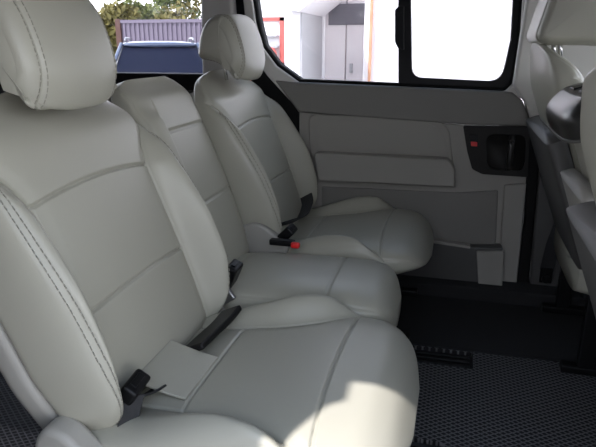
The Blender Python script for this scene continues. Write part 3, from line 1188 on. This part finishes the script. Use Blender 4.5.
for s in (-1, 1):
    tube('windscreen_pillar', [(s * .81, .24, 1.0), (s * .72, .60, 1.28), (s * .62, .93, TOP - .04)], .032, 'carroof', t, 8)
    tube('roof_rail', smooth_pts([(s * .56, 1.0, TOP - .01), (s * .56, 1.15, TOP + .05), (s * .56, 2.5, TOP + .055), (s * .56, 2.75, TOP - .01)], 6), .018, 'steel', t, 8)
    for y in (.1, 2.75):
        bm = bmesh.new(); tube_mesh(bm, [(s * .70, y, .33), (s * .91, y, .33)], .33, 28)
        bevelled(link('wheel', finish(bm), 'rubber', t, False), .03, 3)
    bm = bmesh.new(); add_box(bm, (-.09, -.05, -.07), (.09, .05, .07), Matrix.Translation((s * 1.0, .55, 1.08)))
    bevelled(link('door_mirror', finish(bm), 'carpaint', t, False), .03, 4)


# trees ---------------------------------------------------------------------------------
def tree(p, H, rad, kind, label, seed, nleaf=2600):
    rnd = random.Random(seed)
    t = thing('tree', label, 'tree', (p[0], p[1], GZ), 'trees behind the container')
    tube('trunk', [(0, 0, 0), (.1, .05, H * .3), (.0, .1, H * .62), (.1, 0, H * .8)], [.22, .18, .11, .05], 'bark', t, 10)
    clumps = []
    for _ in range(26):
        u = rnd.random()
        zc = H * (.30 + .62 * u)
        rr = rad * math.sqrt(max(.05, 1 - ((u - .4) / .66) ** 2)) * rnd.uniform(.3, .9)
        a = rnd.uniform(0, 2 * math.pi)
        clumps.append((rr * math.cos(a), rr * math.sin(a), zc, rad * rnd.uniform(.25, .42)))
    V = []; Fc = []
    for _ in range(nleaf):
        cx, cy_, cz, cr = rnd.choice(clumps)
        d = Vector((rnd.gauss(0, 1), rnd.gauss(0, 1), rnd.gauss(0, 1))).normalized() * cr * rnd.random() ** .4
        c = Vector((cx, cy_, cz)) + d
        u = Vector((rnd.gauss(0, 1), rnd.gauss(0, 1), rnd.gauss(0, 1))).normalized()
        w = u.cross(Vector((rnd.gauss(0, 1), rnd.gauss(0, 1), rnd.gauss(0, 1)))).normalized()
        s = rnd.uniform(.10, .2)
        i = len(V)
        V += [tuple(c - u * s), tuple(c + w * s * .55), tuple(c + u * s), tuple(c - w * s * .55)]
        Fc.append((i, i + 1, i + 2, i + 3))
    me = bpy.data.meshes.new('foliage'); me.from_pydata(V, [], Fc)
    link('foliage', me, kind, t, False)


def tp(px_, Y):
    q = at(px_, 45, Y); return (q.x, q.y)


tree(tp(110, 36), 3.7, 1.5, 'leaf_dark', 'dark low tree beside the rusty container corner', 1)
tree(tp(123, 26), 3.3, 1.3, 'leaf_gold', 'golden autumn tree directly above the container corner', 2)
tree(tp(145, 31), 3.9, 1.8, 'leaf_lime', 'yellow green tree left of the tall green one', 3)
tree(tp(178, 38), 5.6, 2.4, 'leaf_green', 'tall green tree behind the middle of the container', 4, 3600)
tree(tp(206, 29), 5.6, 2.2, 'leaf_gold', 'golden green tree half hidden by the van pillar', 5)

# ------------------------------------------------------------------ light
w = bpy.data.worlds.new('world')
bpy.context.scene.world = w
w.use_nodes = True
nt = w.node_tree
bg = nt.nodes['Background']
tc = nt.nodes.new('ShaderNodeTexCoord')
sx = nt.nodes.new('ShaderNodeSeparateXYZ')
nt.links.new(tc.outputs['Generated'], sx.inputs[0])
rp = nt.nodes.new('ShaderNodeValToRGB')
nt.links.new(sx.outputs['Z'], rp.inputs['Fac'])
SKY = [(0.0, (1.25, 1.25, 1.28)), (0.15, (1.15, 1.17, 1.22)), (0.42, (.62, .68, .80)), (0.75, (.26, .33, .47)), (1.0, (.18, .25, .40))]
rp.color_ramp.interpolation = 'EASE'
while len(rp.color_ramp.elements) < len(SKY):
    rp.color_ramp.elements.new(.5)
for e, (p_, c_) in zip(rp.color_ramp.elements, SKY):
    e.position = p_
    e.color = (*c_, 1)
nt.links.new(rp.outputs['Color'], bg.inputs['Color'])
bg.inputs['Strength'].default_value = 1.3
sd = bpy.data.lights.new('sun', 'SUN')
sun = bpy.data.objects.new('sun', sd)
C.objects.link(sun)
sd.energy = 2.15
sd.angle = R(1.0)
sd.color = (1, .95, .95)
EL = R(54); AZ = R(30)
dirv = Vector((math.sin(AZ) * math.cos(EL), math.cos(AZ) * math.cos(EL), -math.sin(EL)))
sun.rotation_euler = dirv.to_track_quat('-Z', 'Y').to_euler()
sun.location = (-5, -8, 12)

sc = bpy.context.scene
sc.view_settings.view_transform = 'Standard'
sc.view_settings.look = 'None'
sc.view_settings.gamma = 1
sc.view_settings.use_curve_mapping = False
sc.view_settings.exposure = 2.0
sc.cycles.max_bounces = 10
sc.cycles.diffuse_bounces = 6
sc.cycles.transparent_max_bounces = 16
sc.cycles.use_denoising = True
